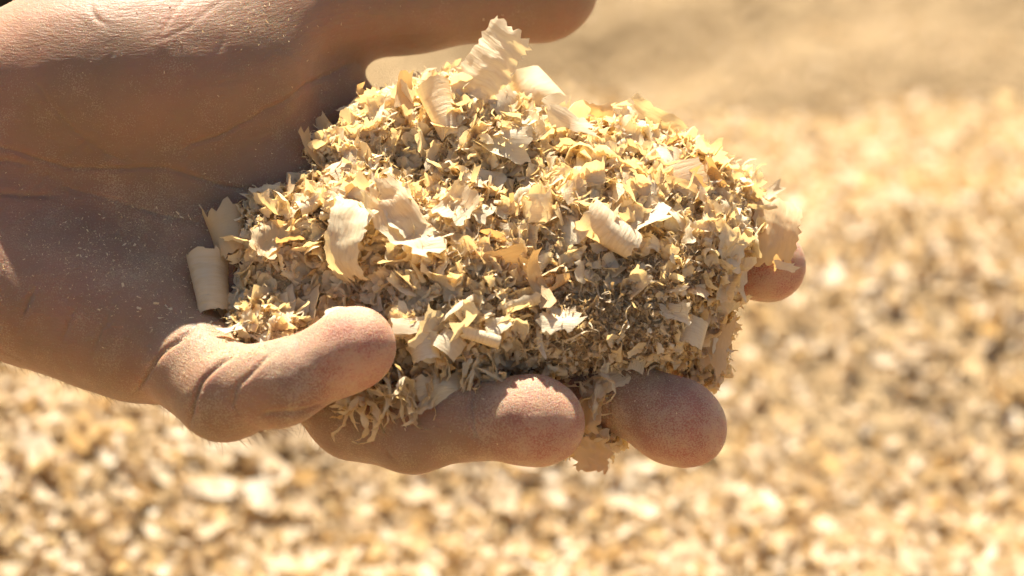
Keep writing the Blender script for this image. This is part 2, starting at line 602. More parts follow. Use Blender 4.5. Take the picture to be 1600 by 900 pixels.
def hand_field(P):
    palm = None
    for f in ('index', 'middle', 'ring', 'pinky'):
        c = cone(P, Q(*BASES[f]), Q(*JOINTS[f][0]), 112, 88 if f == 'index' else 92)
        palm = c if palm is None else smin(palm, c, 60)
    # forearm
    fore = cone(P, Q(-130, 270, -70), Q(-1700, 130, -160), 165, 235)
    fore2 = cone(P, Q(-130, 330, -30), Q(-1700, 210, -110), 160, 235)
    palm = smin(palm, smin(fore, fore2, 80), 90)
    # muscle pads
    th = ell(P, Q(205, 120, 2), (262, 148, 142), None)
    hy = cone(P, Q(-20, 428, 25), Q(210, 520, 72), 104, 97)
    palm = smin(palm, hy, 60)
    # thumb
    tj = [(50, 165, -60), (380, 20, -70), (640, -8, -200), (842, -22, -270)]
    tr = [120, 104, 88, 88]
    thumb = finger(P, tj, tr, 40)
    thumb = smin(thumb, ell(P, Q(840, -20, -270), (100, 90, 84)), 20)
    thumb = smin(thumb, th, 110)
    thumb = smin(thumb, cone(P, Q(320, 95, -50), Q(455, 172, -125), 95, 66), 60)
    palm = smin(palm, ell(P, Q(300, 310, -20), (200, 110, 80)), 60)
    palm = smin(palm, thumb, 95)
    # web between thumb and index
    web = cone(P, Q(385, 85, -110), Q(475, 178, -150), 58, 62)
    palm = smin(palm, web, 40)
    # fingers
    fs = {}
    for f in ('index', 'middle', 'ring', 'pinky'):
        d = finger(P, JOINTS[f], RADII[f], 16)
        J = JOINTS[f]
        t = np.array(J[-1], float) - np.array(J[-2], float)
        b = np.array(J[-2], float) + t * 0.92
        pad = ell(P, Q(*b), np.array([1.0, 1.0, 1.0]) * (RADII[f][-1] * 1.05))
        d = smin(d, pad, 22)
        ex = dict(middle=((1082, 674, 116), 52), ring=((852, 664, 200), 58), index=((1205, 418, -68), 53), pinky=((560, 538, 252), 55))[f]
        d = smin(d, ell(P, Q(*ex[0]), (ex[1],) * 3), 18)
        fs[f] = d
    out = palm
    for f in ('index', 'middle', 'ring', 'pinky'):
        out = smin(out, fs[f], 30) if f != 'pinky' else out
    # the little finger folds in front of the ring finger: keep a crease between them
    out = smin(out, fs['pinky'], 14)
    return out.astype(np.float32)


HF = hand_field(G)
HF[:2] = np.maximum(HF[:2], 5.0)      # the forearm is closed where the model ends
hv, hq = surface_nets(HF, ORG, H)
print('hand verts', len(hv))


def subdiv_once(v, q):
    """linear split of every quad in four, then relaxed onto the field"""
    n = len(v)
    e = np.sort(np.concatenate([q[:, [0, 1]], q[:, [1, 2]], q[:, [2, 3]], q[:, [3, 0]]]), 1)
    key = e[:, 0].astype(np.int64) * n + e[:, 1]
    uk, inv = np.unique(key, return_inverse=True)
    ev = (v[uk // n] + v[uk % n]) / 2
    fv = v[q].mean(1)
    m = len(q)
    E = inv.reshape(4, m) + n
    c = np.arange(m) + n + len(uk)
    nq = np.concatenate([np.stack([q[:, 0], E[0], c, E[3]], 1), np.stack([E[0], q[:, 1], E[1], c], 1),
                         np.stack([c, E[1], q[:, 2], E[2]], 1), np.stack([E[3], c, E[2], q[:, 3]], 1)])
    return np.concatenate([v, ev, fv]), nq


def laplace(v, q, it, lam=0.5):
    n = len(v)
    a = np.concatenate([q[:, 0], q[:, 1], q[:, 2], q[:, 3]])
    b = np.concatenate([q[:, 1], q[:, 2], q[:, 3], q[:, 0]])
    i = np.concatenate([a, b])
    j = np.concatenate([b, a])
    cnt = np.bincount(i, minlength=n)[:, None]
    for k in range(it):
        s = np.stack([np.bincount(i, weights=v[j, c], minlength=n) for c in range(3)], 1)
        v = v + lam * (s / cnt - v)
    return v


def normals(v, q):
    n = np.zeros_like(v)
    fn = np.cross(v[q[:, 2]] - v[q[:, 0]], v[q[:, 3]] - v[q[:, 1]])
    for k in range(4):
        for c in range(3):
            n[:, c] += np.bincount(q[:, k], weights=fn[:, c], minlength=len(v))
    return n / np.maximum(np.linalg.norm(n, axis=1, keepdims=True), 1e-9)


hv = laplace(hv.astype(float), hq, 2)
hv, hq = subdiv_once(hv, hq)
hv = laplace(hv, hq, 2)
hn = normals(hv, hq)

CREASES = [  # photo points, depth, width
    ([(208, 618), (232, 578), (266, 540), (305, 508)], 5.5, 3.2),
    ([(297, 668), (304, 625), (318, 596), (346, 566), (372, 550)], 5, 3.2),
    ([(378, 655), (362, 630), (372, 598), (400, 572), (432, 548)], 3, 3.2),
    ([(408, 676), (440, 680), (470, 668)], 7, 4),
    ([(400, 648), (460, 645), (520, 625)], 4, 4),
    ([(-40, 222), (30, 238), (100, 262), (180, 264), (260, 262), (350, 292), (430, 304), (520, 306)], 3.2, 3.2),
    ([(50, 120), (80, 165), (115, 205), (165, 240), (215, 258)], 1.6, 3.0),
    ([(556, 96), (520, 112), (470, 140), (420, 172), (360, 205), (280, 235)], 3.2, 3.6),
    ([(90, 290), (170, 312), (250, 335), (330, 352)], 2.2, 3.0),
    ([(-40, 300), (20, 305), (90, 306)], 4, 3.6),
    ([(-40, 262), (10, 250), (60, 262)], 3, 3.4),
    ([(30, 505), (45, 470), (60, 440)], 4, 4),
    ([(95, 540), (110, 500), (130, 470)], 2.5, 4),
    ([(140, 560), (160, 520), (178, 485)], 2.5, 3.6),
    ([(748, 596), (738, 630), (742, 668), (756, 700)], 2.6, 4),
    ([(728, 604), (722, 640), (728, 680)], 1.4, 3.2),
    ([(957, 596), (948, 630), (956, 668)], 2.2, 3.6),
    ([(600, 690), (612, 715), (630, 732)], 2.0, 3.2),
    ([(470, 520), (462, 560), (470, 600)], 1.2, 3.2),
    ([(330, 640), (335, 660), (350, 680)], 1.6, 3.0),
    ([(140, 8), (150, 28), (170, 42)], 2.5, 3.4),
]


def seg_dist(px, py, pts):
    d = np.full(px.shape, 1e9)
    for (x0, y0), (x1, y1) in zip(pts[:-1], pts[1:]):
        dx, dy = x1 - x0, y1 - y0
        t = np.clip(((px - x0) * dx + (py - y0) * dy) / (dx * dx + dy * dy), 0, 1)
        d = np.minimum(d, np.hypot(px - x0 - t * dx, py - y0 - t * dy))
    return d


rl = np.random.default_rng(64)
for k in range(46):
    x0, y0 = rl.uniform(-20, 500), rl.uniform(40, 560)
    a = rl.choice([rl.normal(0.35, 0.2), rl.normal(-0.75, 0.2)])
    ln = rl.uniform(50, 150)
    b = a + rl.normal(0, 0.3)
    CREASES.append(([(x0, y0), (x0 + ln * 0.5 * math.cos(a), y0 + ln * 0.5 * math.sin(a)), (x0 + ln * 0.5 * (math.cos(a) + math.cos(b)), y0 + ln * 0.5 * (math.sin(a) + math.sin(b)))],
                    rl.uniform(0.5, 1.1), rl.uniform(2.2, 3.0)))
px, py = to_px(hv)
face = np.clip(hn[:, 2] * 3 + 0.3, 0, 1)
disp = np.zeros(len(hv))
wob = 3.0 * noise3(hv / 35.0, 4)
for pts, dep, wid in CREASES:
    d = seg_dist(px + wob, py + wob * 0.7, pts)
    ends = np.minimum(np.hypot(px - pts[0][0], py - pts[0][1]), np.hypot(px - pts[-1][0], py - pts[-1][1]))
    fade = np.clip(ends / 25.0, 0.25, 1)
    disp += face * fade * (-dep * np.exp(-(d / wid) ** 2) + dep * 0.16 * np.exp(-((d - 3.2 * wid) / (2.6 * wid)) ** 2))
disp += 1.4 * noise3(hv / 60.0, 7) + 0.5 * noise3(hv / 22.0, 9)
hv = hv + hn * disp[:, None]
hand_mesh = mesh_from('hand', cam_to_world(hv) - FOC, hq)
tipd = np.full(len(hv), 1e9)
for f, J in JOINTS.items():
    tipd = np.minimum(tipd, np.linalg.norm(hv - Q(J[-1][0] + 15, J[-1][1] + 8, J[-1][2] + 30), axis=1))
blush = np.exp(-(tipd / 76.0) ** 2) + 0.22 * np.clip(noise3(hv / 130.0, 12), 0, 1)
dust = 0.34 + 0.66 * np.exp(-(tipd / 130.0) ** 2) + 0.25 * np.exp(-(((px - 200) / 130) ** 2 + ((py - 400) / 90) ** 2)) \
    + 0.35 * np.exp(-(((px - 330) / 90) ** 2 + ((py - 550) / 60) ** 2)) - 0.25 * np.clip((180 - py) / 120, 0, 1)
for nm, val in (('blush', blush), ('dust', dust)):
    a = hand_mesh.attributes.new(nm, 'FLOAT', 'POINT')
    a.data.foreach_set('value', np.clip(val, 0, 1).astype(np.float32))
hand = link('hand', hand_mesh, skin, label='cupped bare hand holding out a heap of wood shavings', category='hand')
hand.location = FOC

# ------------------------------------------------------------------ the heap in the palm
PH = 8.0
PORG = np.array([-560.0, -330.0, -300.0])
PTOP = np.array([480.0, 400.0, 330.0])
pd = np.ceil((PTOP - PORG) / PH).astype(int) + 1
pax = [(PORG[i] + PH * np.arange(pd[i])).astype(np.float32) for i in range(3)]
PG = [pax[0][:, None, None], pax[1][None, :, None], pax[2][None, None, :]]


def heap_field(P):
    tilt = ((1, 0, 0), (0, 0.80, -0.60), (0, 0.60, 0.80))      # the heap leans back against the palm
    d = ell(P, Q(780, 388, 30), (355, 218, 112), tilt)
    for c, r, k in (((690, 240, -35), (135, 100, 80), 60), ((470, 400, 50), (120, 110, 90), 60), ((905, 285, -40), (200, 80, 75), 50),
                    ((1085, 365, -40), (100, 95, 80), 50), ((840, 525, 75), (250, 65, 72), 40), ((610, 600, 110), (55, 50, 45), 30),
                    ((420, 500, 90), (70, 55, 60), 30), ((405, 514, 160), (52, 26, 40), 20), ((700, 585, 90), (120, 45, 60), 30), ((925, 620, 60), (28, 70, 30), 15), ((1080, 500, 0), (50, 90, 60), 30)):
        d = smin(d, ell(P, Q(*c), r), k)
    return d


PF = heap_field(PG)
gp = np.stack(np.broadcast_arrays(*PG), -1).reshape(-1, 3)
PF = PF + 28 * noise3(gp / 75.0, 3).reshape(PF.shape) + 10 * noise3(gp / 26.0, 5).reshape(PF.shape) + 6 * noise3(gp / 14.0, 15).reshape(PF.shape)
PF = np.maximum(PF, -(trilerp(HF, ORG, H, gp).reshape(PF.shape)) + 3).astype(np.float32)
pv, pq = surface_nets(PF, PORG, PH)
pn = normals(pv.astype(float), pq)
link('sawdust', mesh_from('sawdust', cam_to_world(pv), pq), sawdust, kind='stuff',
     label='fine tan sawdust packed inside the heap in the hand', category='sawdust')
PC = np.array([CR, CU, -CF]).T          # hand-space axes as columns in world


def heap_points(n, r, cond):
    """points on the heap's skin with normals (hand space), away from the hand"""
    fa = pv[pq]
    area = np.linalg.norm(np.cross(fa[:, 2] - fa[:, 0], fa[:, 3] - fa[:, 1]), axis=1)
    c = fa.mean(1)
    hd = trilerp(HF, ORG, H, c)
    nn = pn[pq].mean(1)
    x, y = to_px(c)
    w = area * cond(x, y, c, nn, hd)
    k = r.choice(len(pq), n, p=w / w.sum())
    ab = r.uniform(0, 1, (n, 2, 1))
    q = fa[k]
    p = (q[:, 0] * (1 - ab[:, 0]) + q[:, 1] * ab[:, 0]) * (1 - ab[:, 1]) + (q[:, 3] * (1 - ab[:, 0]) + q[:, 2] * ab[:, 0]) * ab[:, 1]
    return p, nn[k] / np.linalg.norm(nn[k], axis=1, keepdims=True)


def clear_of_hand(pos, rot, protos, which, sc, tol):
    """True where the whole piece keeps out of the hand"""
    ok = np.zeros(len(pos), bool)
    for k in np.unique(which):
        i = np.nonzero(which == k)[0]
        v = np.einsum('nij,mj->nmi', rot[i], protos[k][0]) * sc[i][:, None, None] + pos[i][:, None]
        ok[i] = trilerp(HF, ORG, H, v.reshape(-1, 3)).reshape(len(i), -1).min(1) > tol
    return ok


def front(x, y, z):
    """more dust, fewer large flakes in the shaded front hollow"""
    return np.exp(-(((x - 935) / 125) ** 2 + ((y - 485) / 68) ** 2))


def fine_litter():
    r = np.random.default_rng(21)
    protos = small_protos(r, 18, 6, 4, 0.08, 0.05, 0.06, 0.62) + small_protos(r, 16, 10, 6, 0.10, 0.055, 0.07, 0.9)
    for k in range(8):        # fibres and slivers
        protos.append(flake(r, r.uniform(1.4, 2.8), r.uniform(0.06, 0.16), r.choice([0.3, 0.5, 0.9]), 8, 2, rag=0.04, warp=0.5, twist=r.normal(0, 2.0)))
    N, NB = 15500, 6600
    p, n = heap_points(N, r, lambda x, y, c, nn, hd: (hd > 0) * 1.0)
    x, y = to_px(p)
    fr = front(x, y, p[:, 2])
    n2 = n + r.normal(0, 0.60, n.shape)
    rot = frames(n2, r.uniform(0, 6.28, N))
    sc = np.exp(r.normal(math.log(13.5), 0.5, N)) * (1 - 0.45 * fr)
    which = np.where(r.uniform(0, 1, N) < 0.30, r.integers(34, 42, N), r.integers(0, 18, N))
    which[:NB] = r.integers(18, 34, NB)
    sc[:NB] *= 1.85 - 0.8 * fr[:NB]
    lift = r.uniform(-2, 9, N)
    lift[:NB] += 6
    p = p + n * (lift * (1 - 0.6 * fr))[:, None]
    # crumbs piled where the heap meets the skin, and loose fuzz standing off the heap
    p3, n3 = heap_points(2600, r, lambda x, y, c, nn, hd: (hd > -1) * (hd < 16) * (nn[:, 2] > -0.2))
    p3 = p3 + n3 * r.uniform(2, 14, (2600, 1))
    w3 = np.where(r.uniform(0, 1, 2600) < 0.3, r.integers(34, 42, 2600), r.integers(0, 34, 2600))
    p4, n4 = heap_points(1500, r, lambda x, y, c, nn, hd: (hd > 8) * np.clip(nn[:, 1] + 0.6, 0.1, 2))
    p4 = p4 + n4 * r.uniform(8, 20, (1500, 1))
    w4 = r.integers(34, 42, 1500)
    p = np.concatenate([p, p3, p4])
    which = np.concatenate([which, w3, w4])
    sc = np.concatenate([sc, np.exp(r.normal(math.log(15.0), 0.4, 2600)), np.exp(r.normal(math.log(15.0), 0.3, 1500))])
    rot = np.concatenate([rot, frames(n3 + r.normal(0, 0.5, n3.shape), r.uniform(0, 6.28, 2600)), frames(r.normal(0, 1, n4.shape), r.uniform(0, 6.28, 1500))])
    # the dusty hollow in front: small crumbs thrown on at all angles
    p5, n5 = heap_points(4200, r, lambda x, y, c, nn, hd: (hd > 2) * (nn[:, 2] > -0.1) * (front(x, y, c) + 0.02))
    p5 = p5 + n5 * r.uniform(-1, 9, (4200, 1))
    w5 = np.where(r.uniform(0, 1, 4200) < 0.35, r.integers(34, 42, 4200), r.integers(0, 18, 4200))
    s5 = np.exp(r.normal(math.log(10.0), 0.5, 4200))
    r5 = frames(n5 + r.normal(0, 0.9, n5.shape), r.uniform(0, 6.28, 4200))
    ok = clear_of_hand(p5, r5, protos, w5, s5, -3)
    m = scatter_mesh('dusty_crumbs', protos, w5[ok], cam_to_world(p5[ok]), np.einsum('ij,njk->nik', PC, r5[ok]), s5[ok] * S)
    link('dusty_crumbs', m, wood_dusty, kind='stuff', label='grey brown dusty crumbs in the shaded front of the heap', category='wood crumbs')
    ok = clear_of_hand(p, rot, protos, which, sc, -3)
    m = scatter_mesh('fine_shavings', protos, which[ok], cam_to_world(p[ok]), np.einsum('ij,njk->nik', PC, rot[ok]), sc[ok] * S)
    link('fine_shavings', m, wood_fine, kind='stuff', label='countless fine crumbs and slivers of wood coating the heap', category='wood shavings')


fine_litter()

# ------------------------------------------------------------------ single shavings one can point at (built below)
# name, label, photo point, depth, curl axis, normal, material, shape
HEROES = [
    ('ribbed_shaving', 'tall pinkish ribbed shaving standing up in front of the thumb', 758, 112, 45, (0.85, -0.55, 0.1), (-0.2, 0.1, 1), wood_white, dict(L=76, W=168, R=-110, nu=14, nv=30, rag=0.045, warp=0.03, rib=2.2, ribn=8, taper=0.15, crumple=0.035)),
    ('rolled_shaving', 'smooth bent tube of pale wood just below the ribbed upright shaving', 690, 172, 70, (1, 0.35, 0), (0.1, 0.2, 1), wood_pale, dict(L=110, W=95, R=-22, nu=16, nv=8, rag=0.04, warp=0.03, cone_=0.5, crumple=0.02)),
    ('pointed_shaving', 'narrow honey coloured spike leaning out over the palm at upper left', 490, 236, 40, (0.5, -0.8, 0.2), (0.6, 0.5, 0.6), wood_honey, dict(L=75, W=26, R=90, nu=10, nv=5, rag=0.05, warp=0.08, taper=0.4)),
    ('square_chip', 'small square pale chip lying against the palm', 466, 282, 50, (1, 0.1, 0), (0.1, 0.3, 1), wood_pale, dict(L=34, W=28, R=60, nu=6, nv=5, rag=0.04, warp=0.03)),
    ('bent_strip', 'large bent pale strip draped down the front left of the heap', 548, 362, 215, (0.25, 1, -0.2), (-0.35, 0.45, 1), wood_pale, dict(L=185, W=58, R=-66, nu=34, nv=13, rag=0.06, warp=0.06, twist=0.7, crumple=0.035, taper=-0.25, rib=2.5, ribn=1.5)),
    ('wavy_flake', 'broad wavy thin flake right of the large bent strip', 634, 345, 195, (0.7, -0.6, 0.1), (0.3, 0.55, 0.8), wood_pale, dict(L=150, W=74, R=110, nu=20, nv=12, rag=0.05, warp=0.16, crumple=0.06)),
    ('rolled_shaving', 'tan paper-like roll standing on the palm at the left end of the heap', 332, 446, 120, (1, 0.12, 0), (0.3, 0.38, 0.9), wood_tan, dict(L=178, W=100, R=-24, nu=30, nv=14, rag=0.05, warp=0.05, cone_=0.35, spiral=0.4, crumple=0.02)),
    ('ragged_curl', 'ragged brownish curl leaning on the palm above the tan roll', 350, 362, 110, (0.8, 0.3, 0.1), (-0.4, 0.2, 1), wood_honey, dict(L=85, W=78, R=-30, nu=14, nv=8, rag=0.10, warp=0.06)),
    ('hanging_flake', 'large speckled translucent flake hanging over the index fingertip', 1212, 362, 5, (0.15, 1, 0.1), (0.2, 0.15, 1), wood_honey, dict(L=112, W=62, R=-80, nu=18, nv=12, rag=0.05, warp=0.07, taper=-0.3, crumple=0.05)),
    ('torn_scrap', 'tiny white torn scrap dangling on the index fingertip', 1225, 415, 10, (1, -0.2, 0.1), (0.1, 0.4, 1), wood_white, dict(L=34, W=14, R=60, nu=9, nv=5, rag=0.12, warp=0.15)),
    ('ring_curl', 'glossy pale open ring curl at the right above the middle fingertip', 1078, 518, 110, (1, -0.25, 0.1), (0.15, 0.35, 1), wood_white, dict(L=85, W=46, R=-26, nu=18, nv=6, rag=0.03, warp=0.02)),
    ('ragged_flake', 'thin translucent ragged flake jutting out beside the pale ring curl', 1118, 540, 60, (0.2, 1, 0), (0.15, 0.1, 1), wood_honey, dict(L=80, W=46, R=160, nu=12, nv=8, rag=0.10, warp=0.08)),
    ('rolled_shaving', 'short pale curl right beside the little fingertip', 664, 546, 215, (1, 0.25, 0), (0.1, 0.4, 1), wood_pale, dict(L=85, W=38, R=-21, nu=18, nv=6, rag=0.04, warp=0.03)),
    ('bent_chip', 'small bent angular chip between short curl and thin tube', 702, 536, 200, (0.8, -0.6, 0.1), (0.2, 0.4, 1), wood_pale, dict(L=48, W=34, R=-30, nu=8, nv=5, rag=0.04, warp=0.03)),
    ('rolled_shaving', 'thin pale tube lying level above the ring fingertip', 752, 526, 190, (0.3, 1, 0), (0.1, 0.3, 1), wood_pale, dict(L=52, W=58, R=-10, nu=14, nv=7, rag=0.03, warp=0.02)),
    ('striped_chip', 'flat grey striped chip lying right above the little fingertip', 642, 508, 225, (1, 0.15, 0), (0.1, 0.6, 1), wood_fine, dict(L=58, W=28, R=200, nu=8, nv=6, rag=0.03, warp=0.05)),
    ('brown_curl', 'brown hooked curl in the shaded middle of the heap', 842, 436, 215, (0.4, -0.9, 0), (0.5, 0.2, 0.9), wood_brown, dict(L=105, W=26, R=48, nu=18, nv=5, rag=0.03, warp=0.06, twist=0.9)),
    ('rolled_shaving', 'large fat roll with frayed end on the right of the heap', 956, 358, 170, (0.55, 0.8, 0.1), (0.1, 0.3, 1), wood_pale, dict(L=105, W=92, R=-26, nu=18, nv=10, rag=0.05, warp=0.03, cone_=0.3, crumple=0.03)),
    ('striped_block', 'upright striped block-like shaving near the right crest of the heap', 1072, 282, 95, (0.9, 0.35, 0.1), (-0.1, 0.2, 1), wood_fine, dict(L=72, W=62, R=-60, nu=10, nv=8, rag=0.04, warp=0.04)),
    ('white_curl', 'bright white curled flake on the crest left of the striped block', 1030, 242, 70, (1, -0.3, 0), (0, 0.6, 0.8), wood_white, dict(L=78, W=38, R=-42, nu=12, nv=6, rag=0.06, warp=0.05)),
    ('crest_flake', 'pale upright flake on the crest at the centre of the heap', 895, 190, 50, (0.9, -0.4, 0), (0, 0.3, 1), wood_white, dict(L=72, W=36, R=90, nu=10, nv=6, rag=0.09, warp=0.06, taper=0.5)),
    ('pointed_shaving', 'peaked pale flake rising to a point right of the crest centre', 985, 213, 55, (0.1, 1, 0), (-0.2, 0.2, 1), wood_pale, dict(L=50, W=62, R=80, nu=9, nv=7, rag=0.07, warp=0.06, taper=0.85)),
    ('thumbside_flake', 'thin golden flake sticking up at the upper left of the crest', 632, 140, 45, (0.1, 1, 0), (0.3, 0.1, 1), wood_honey, dict(L=58, W=30, R=80, nu=9, nv=5, rag=0.08, warp=0.06, taper=0.3)),
    ('folded_flake', 'folded pale flake under the ribbed upright shaving', 785, 158, 65, (0.5, -0.85, 0), (0.3, 0.3, 1), wood_pale, dict(L=78, W=44, R=-50, nu=12, nv=6, rag=0.04, warp=0.04)),
    ('hanging_scrap', 'ragged scrap dangling below between ring and middle fingertips', 925, 712, 150, (0.2, 1, 0), (0.15, 0.1, 1), wood_honey, dict(L=50, W=54, R=60, nu=14, nv=14, rag=0.06, warp=0.10, crumple=0.08)),
    ('drooping_flake', 'pale flake drooping between ring and middle fingertips', 925, 632, 150, (0.15, 1, 0), (-0.3, 0.2, 1), wood_honey, dict(L=92, W=40, R=-60, nu=18, nv=10, rag=0.08, warp=0.14, twist=1.1, taper=0.3, crumple=0.07)),
    ('fingertip_flake', 'thin white flake lying along the top of the little fingertip', 545, 487, 250, (1, 0.05, 0), (0, 0.9, 0.5), wood_white, dict(L=75, W=22, R=-120, nu=12, nv=5, rag=0.04, warp=0.06)),
    ('bright_flake', 'bright jagged flake catching sun in the shaded front of the heap', 872, 500, 205, (1, 0.2, 0), (0.2, 0.7, 0.8), wood_white, dict(L=66, W=38, R=55, nu=11, nv=7, rag=0.12, warp=0.12)),
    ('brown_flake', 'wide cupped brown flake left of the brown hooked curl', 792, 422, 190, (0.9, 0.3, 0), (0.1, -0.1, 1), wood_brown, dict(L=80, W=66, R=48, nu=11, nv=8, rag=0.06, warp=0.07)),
    ('pale_chip', 'small rectangular chip just above the middle fingertip', 998, 562, 115, (0.4, 1, 0), (0.3, 0.3, 1), wood_pale, dict(L=40, W=24, R=90, nu=7, nv=5, rag=0.04, warp=0.03)),
    ('ribbon_curl', 'long thin ribbon curl twisting below the wavy flake', 700, 395, 200, (0.8, 0.6, 0), (-0.3, 0.5, 0.8), wood_pale, dict(L=120, W=24, R=40, nu=22, nv=4, rag=0.03, warp=0.05, twist=1.5)),
    ('spilled_flake', 'ragged pale flake spilling over the top of the ring finger', 690, 606, 212, (1, 0.25, 0), (0.1, 0.35, 1), wood_pale, dict(L=84, W=46, R=-110, nu=16, nv=10, rag=0.07, warp=0.09, crumple=0.04)),
    ('torn_flake', 'torn tan flake hanging over the ring finger beside the lacy tuft', 640, 622, 208, (0.7, 0.7, 0), (-0.1, 0.3, 1), wood_honey, dict(L=62, W=40, R=80, nu=14, nv=10, rag=0.09, warp=0.10, crumple=0.05)),
    ('bridging_flake', 'pale flake lying against the upper left of the middle fingertip', 962, 590, 140, (1, 0.5, 0), (0.1, 0.5, 1), wood_pale, dict(L=58, W=34, R=-80, nu=12, nv=8, rag=0.08, warp=0.08, crumple=0.04)),
    ('edge_flake', 'pale cracked flake at the right edge below the hanging flake', 1150, 430, 60, (0.3, 1, 0), (0.4, 0.2, 1), wood_pale, dict(L=70, W=44, R=70, nu=10, nv=7, rag=0.08, warp=0.07)),
]

REFS = [((762, 108), 'the ribbed upright shaving'), ((690, 172), 'the smooth bent tube'), ((490, 236), 'the honey coloured spike'), ((466, 282), 'the small square chip'),
        ((548, 362), 'the large bent strip'), ((634, 345), 'the broad wavy flake'), ((332, 446), 'the tan standing roll'), ((350, 362), 'the ragged brownish curl'),
        ((1212, 362), 'the speckled hanging flake'), ((1078, 518), 'the open ring curl'), ((664, 546), 'the short curl by the little fingertip'),
        ((752, 526), 'the thin level tube'), ((642, 508), 'the grey striped chip'), ((842, 436), 'the brown hooked curl'), ((956, 358), 'the fat frayed roll'),
        ((1072, 282), 'the striped block'), ((1030, 242), 'the white curl on the crest'), ((895, 190), 'the upright crest flake'), ((985, 213), 'the peaked crest flake'),
        ((632, 140), 'the golden flake up left'), ((785, 158), 'the folded flake'), ((872, 500), 'the bright jagged flake'), ((792, 422), 'the cupped brown flake'),
        ((700, 395), 'the ribbon curl'), ((1150, 430), 'the cracked edge flake'), ((545, 487), 'the little fingertip'), ((820, 600), 'the ring fingertip'), ((1050, 590), 'the middle fingertip')]
USED = set()


def pointing_label(what, x, y):
    """words that lead to the piece at photo point (x, y), not used before"""
    near = sorted(REFS, key=lambda t: math.hypot(t[0][0] - x, t[0][1] - y))
    opts = []
    for a in range(6):
        (rx, ry), ref = near[a]
        ang = math.degrees(math.atan2(ry - y, x - rx)) % 360
        d = math.hypot(rx - x, ry - y)
        way = ['right of', 'above and right of', 'above', 'above and left of', 'left of', 'below and left of', 'below', 'below and right of'][int((ang + 22.5) // 45) % 8]
        opts.append((d, '%s %s %s' % (what, ('just ' if d < 45 else 'farther ' if d > 110 else '') + way, ref)))
    opts.insert(1, (0, '%s between %s and %s' % (what, near[0][1], near[1][1])))
    for _, t in opts:
        if t not in USED and len(t.split()) <= 16:
            USED.add(t)
            return t
    return None


# individually placed flakes, curls and slivers of the heap
def heap_pieces():
    r = np.random.default_rng(33)
    kinds = []
    for k in range(14):       # broken flakes
        kinds.append(('shaving_flake', flake(r, r.uniform(0.8, 1.3), r.uniform(0.6, 1.0), r.choice([0.32, 0.45, 0.7, 1.6]), 12, 10, rag=0.05, warp=0.10, twist=r.normal(0, 0.5), taper=r.uniform(-0.4, 0.5), crumple=0.06)))
    for k in range(8):        # curls
        R = r.uniform(0.16, 0.28)
        kinds.append(('shaving_curl', flake(r, R * r.uniform(3.2, 6.0), r.uniform(0.6, 1.2), R, 14, 7, rag=0.045, warp=0.03, crumple=0.02, spiral=r.uniform(0.1, 0.5), cone_=r.uniform(-0.3, 0.3))))
    for k in range(6):        # slivers
        kinds.append(('shaving_sliver', flake(r, r.uniform(1.4, 2.2), r.uniform(0.16, 0.32), r.choice([0.5, 0.9, 2.0]), 9, 3, rag=0.06, warp=0.15, twist=r.normal(0, 1.2))))
    meshes = []
    for nm, (p, q, uv) in kinds:
        m = mesh_from(nm, p, q)
        set_uv(m, q, uv)
        meshes.append(m)
    protos = [k[1] for k in kinds]
    cnt = 0
    N = 900
    p, n = heap_points(N, r, lambda x, y, c, nn, hd: (hd > 4) * np.clip(nn[:, 2] * 1.2 + nn[:, 1] * 0.7 + 0.1, 0, 1) * (1 - 0.96 * np.clip(1.3 * front(x, y, c), 0, 1)))
    n2 = n + r.normal(0, 0.50, n.shape)
    rot = frames(n2, r.uniform(0, 6.28, N))
    which = r.choice(len(kinds), N, p=np.repeat([0.60 / 14, 0.24 / 8, 0.16 / 6], [14, 8, 6]))
    sc = np.exp(r.normal(math.log(35.0), 0.28, N))
    sc[:70] = r.uniform(52, 76, 70)
    sc[which >= 22] *= 0.8
    p = p + n * (r.uniform(4, 14, N) + 0.08 * sc)[:, None]
    ok = clear_of_hand(p, rot, protos, which, sc, -2)
    x, y = to_px(p)
    kept = []
    for i in range(N):
        if not ok[i] or cnt >= 270:
            continue
        if any(np.linalg.norm(p[i] - p[j]) < 0.36 * (sc[i] + sc[j]) * 0.75 for j in kept):
            continue
        kept.append(i)
        nm = kinds[which[i]][0]
        m = meshes[which[i]]
        if not m.materials:
            m.materials.append(wood_pale)
        o = link(nm, m, None)
        tone = r.choice(3, p=[0.60, 0.30, 0.10])
        o.material_slots[0].link = 'OBJECT'
        o.material_slots[0].material = (wood_pale, wood_white, wood_honey)[tone]
        what = ('large ' if sc[i] > 50 else 'small ' if sc[i] < 32 else '') + ('pale ', 'whitish ', 'golden ')[tone] \
            + {'shaving_flake': 'flake', 'shaving_curl': 'curl', 'shaving_sliver': 'sliver'}[nm]
        lab = pointing_label(what, x[i], y[i])
        if lab is None:
            o['label'] = what + ' among the crowded shavings of the heap'
        else:
            o['label'] = lab
        o['category'] = 'wood shaving'
        o['group'] = 'shavings heaped in the hand'
        Rm = PC @ rot[i] * (sc[i] * S)
        M4 = np.eye(4)
        M4[:3, :3] = Rm
        M4[:3, 3] = cam_to_world(p[i])
        o.matrix_world = Matrix(M4.tolist())
        cnt += 1
    print('pieces', cnt)


heap_pieces()


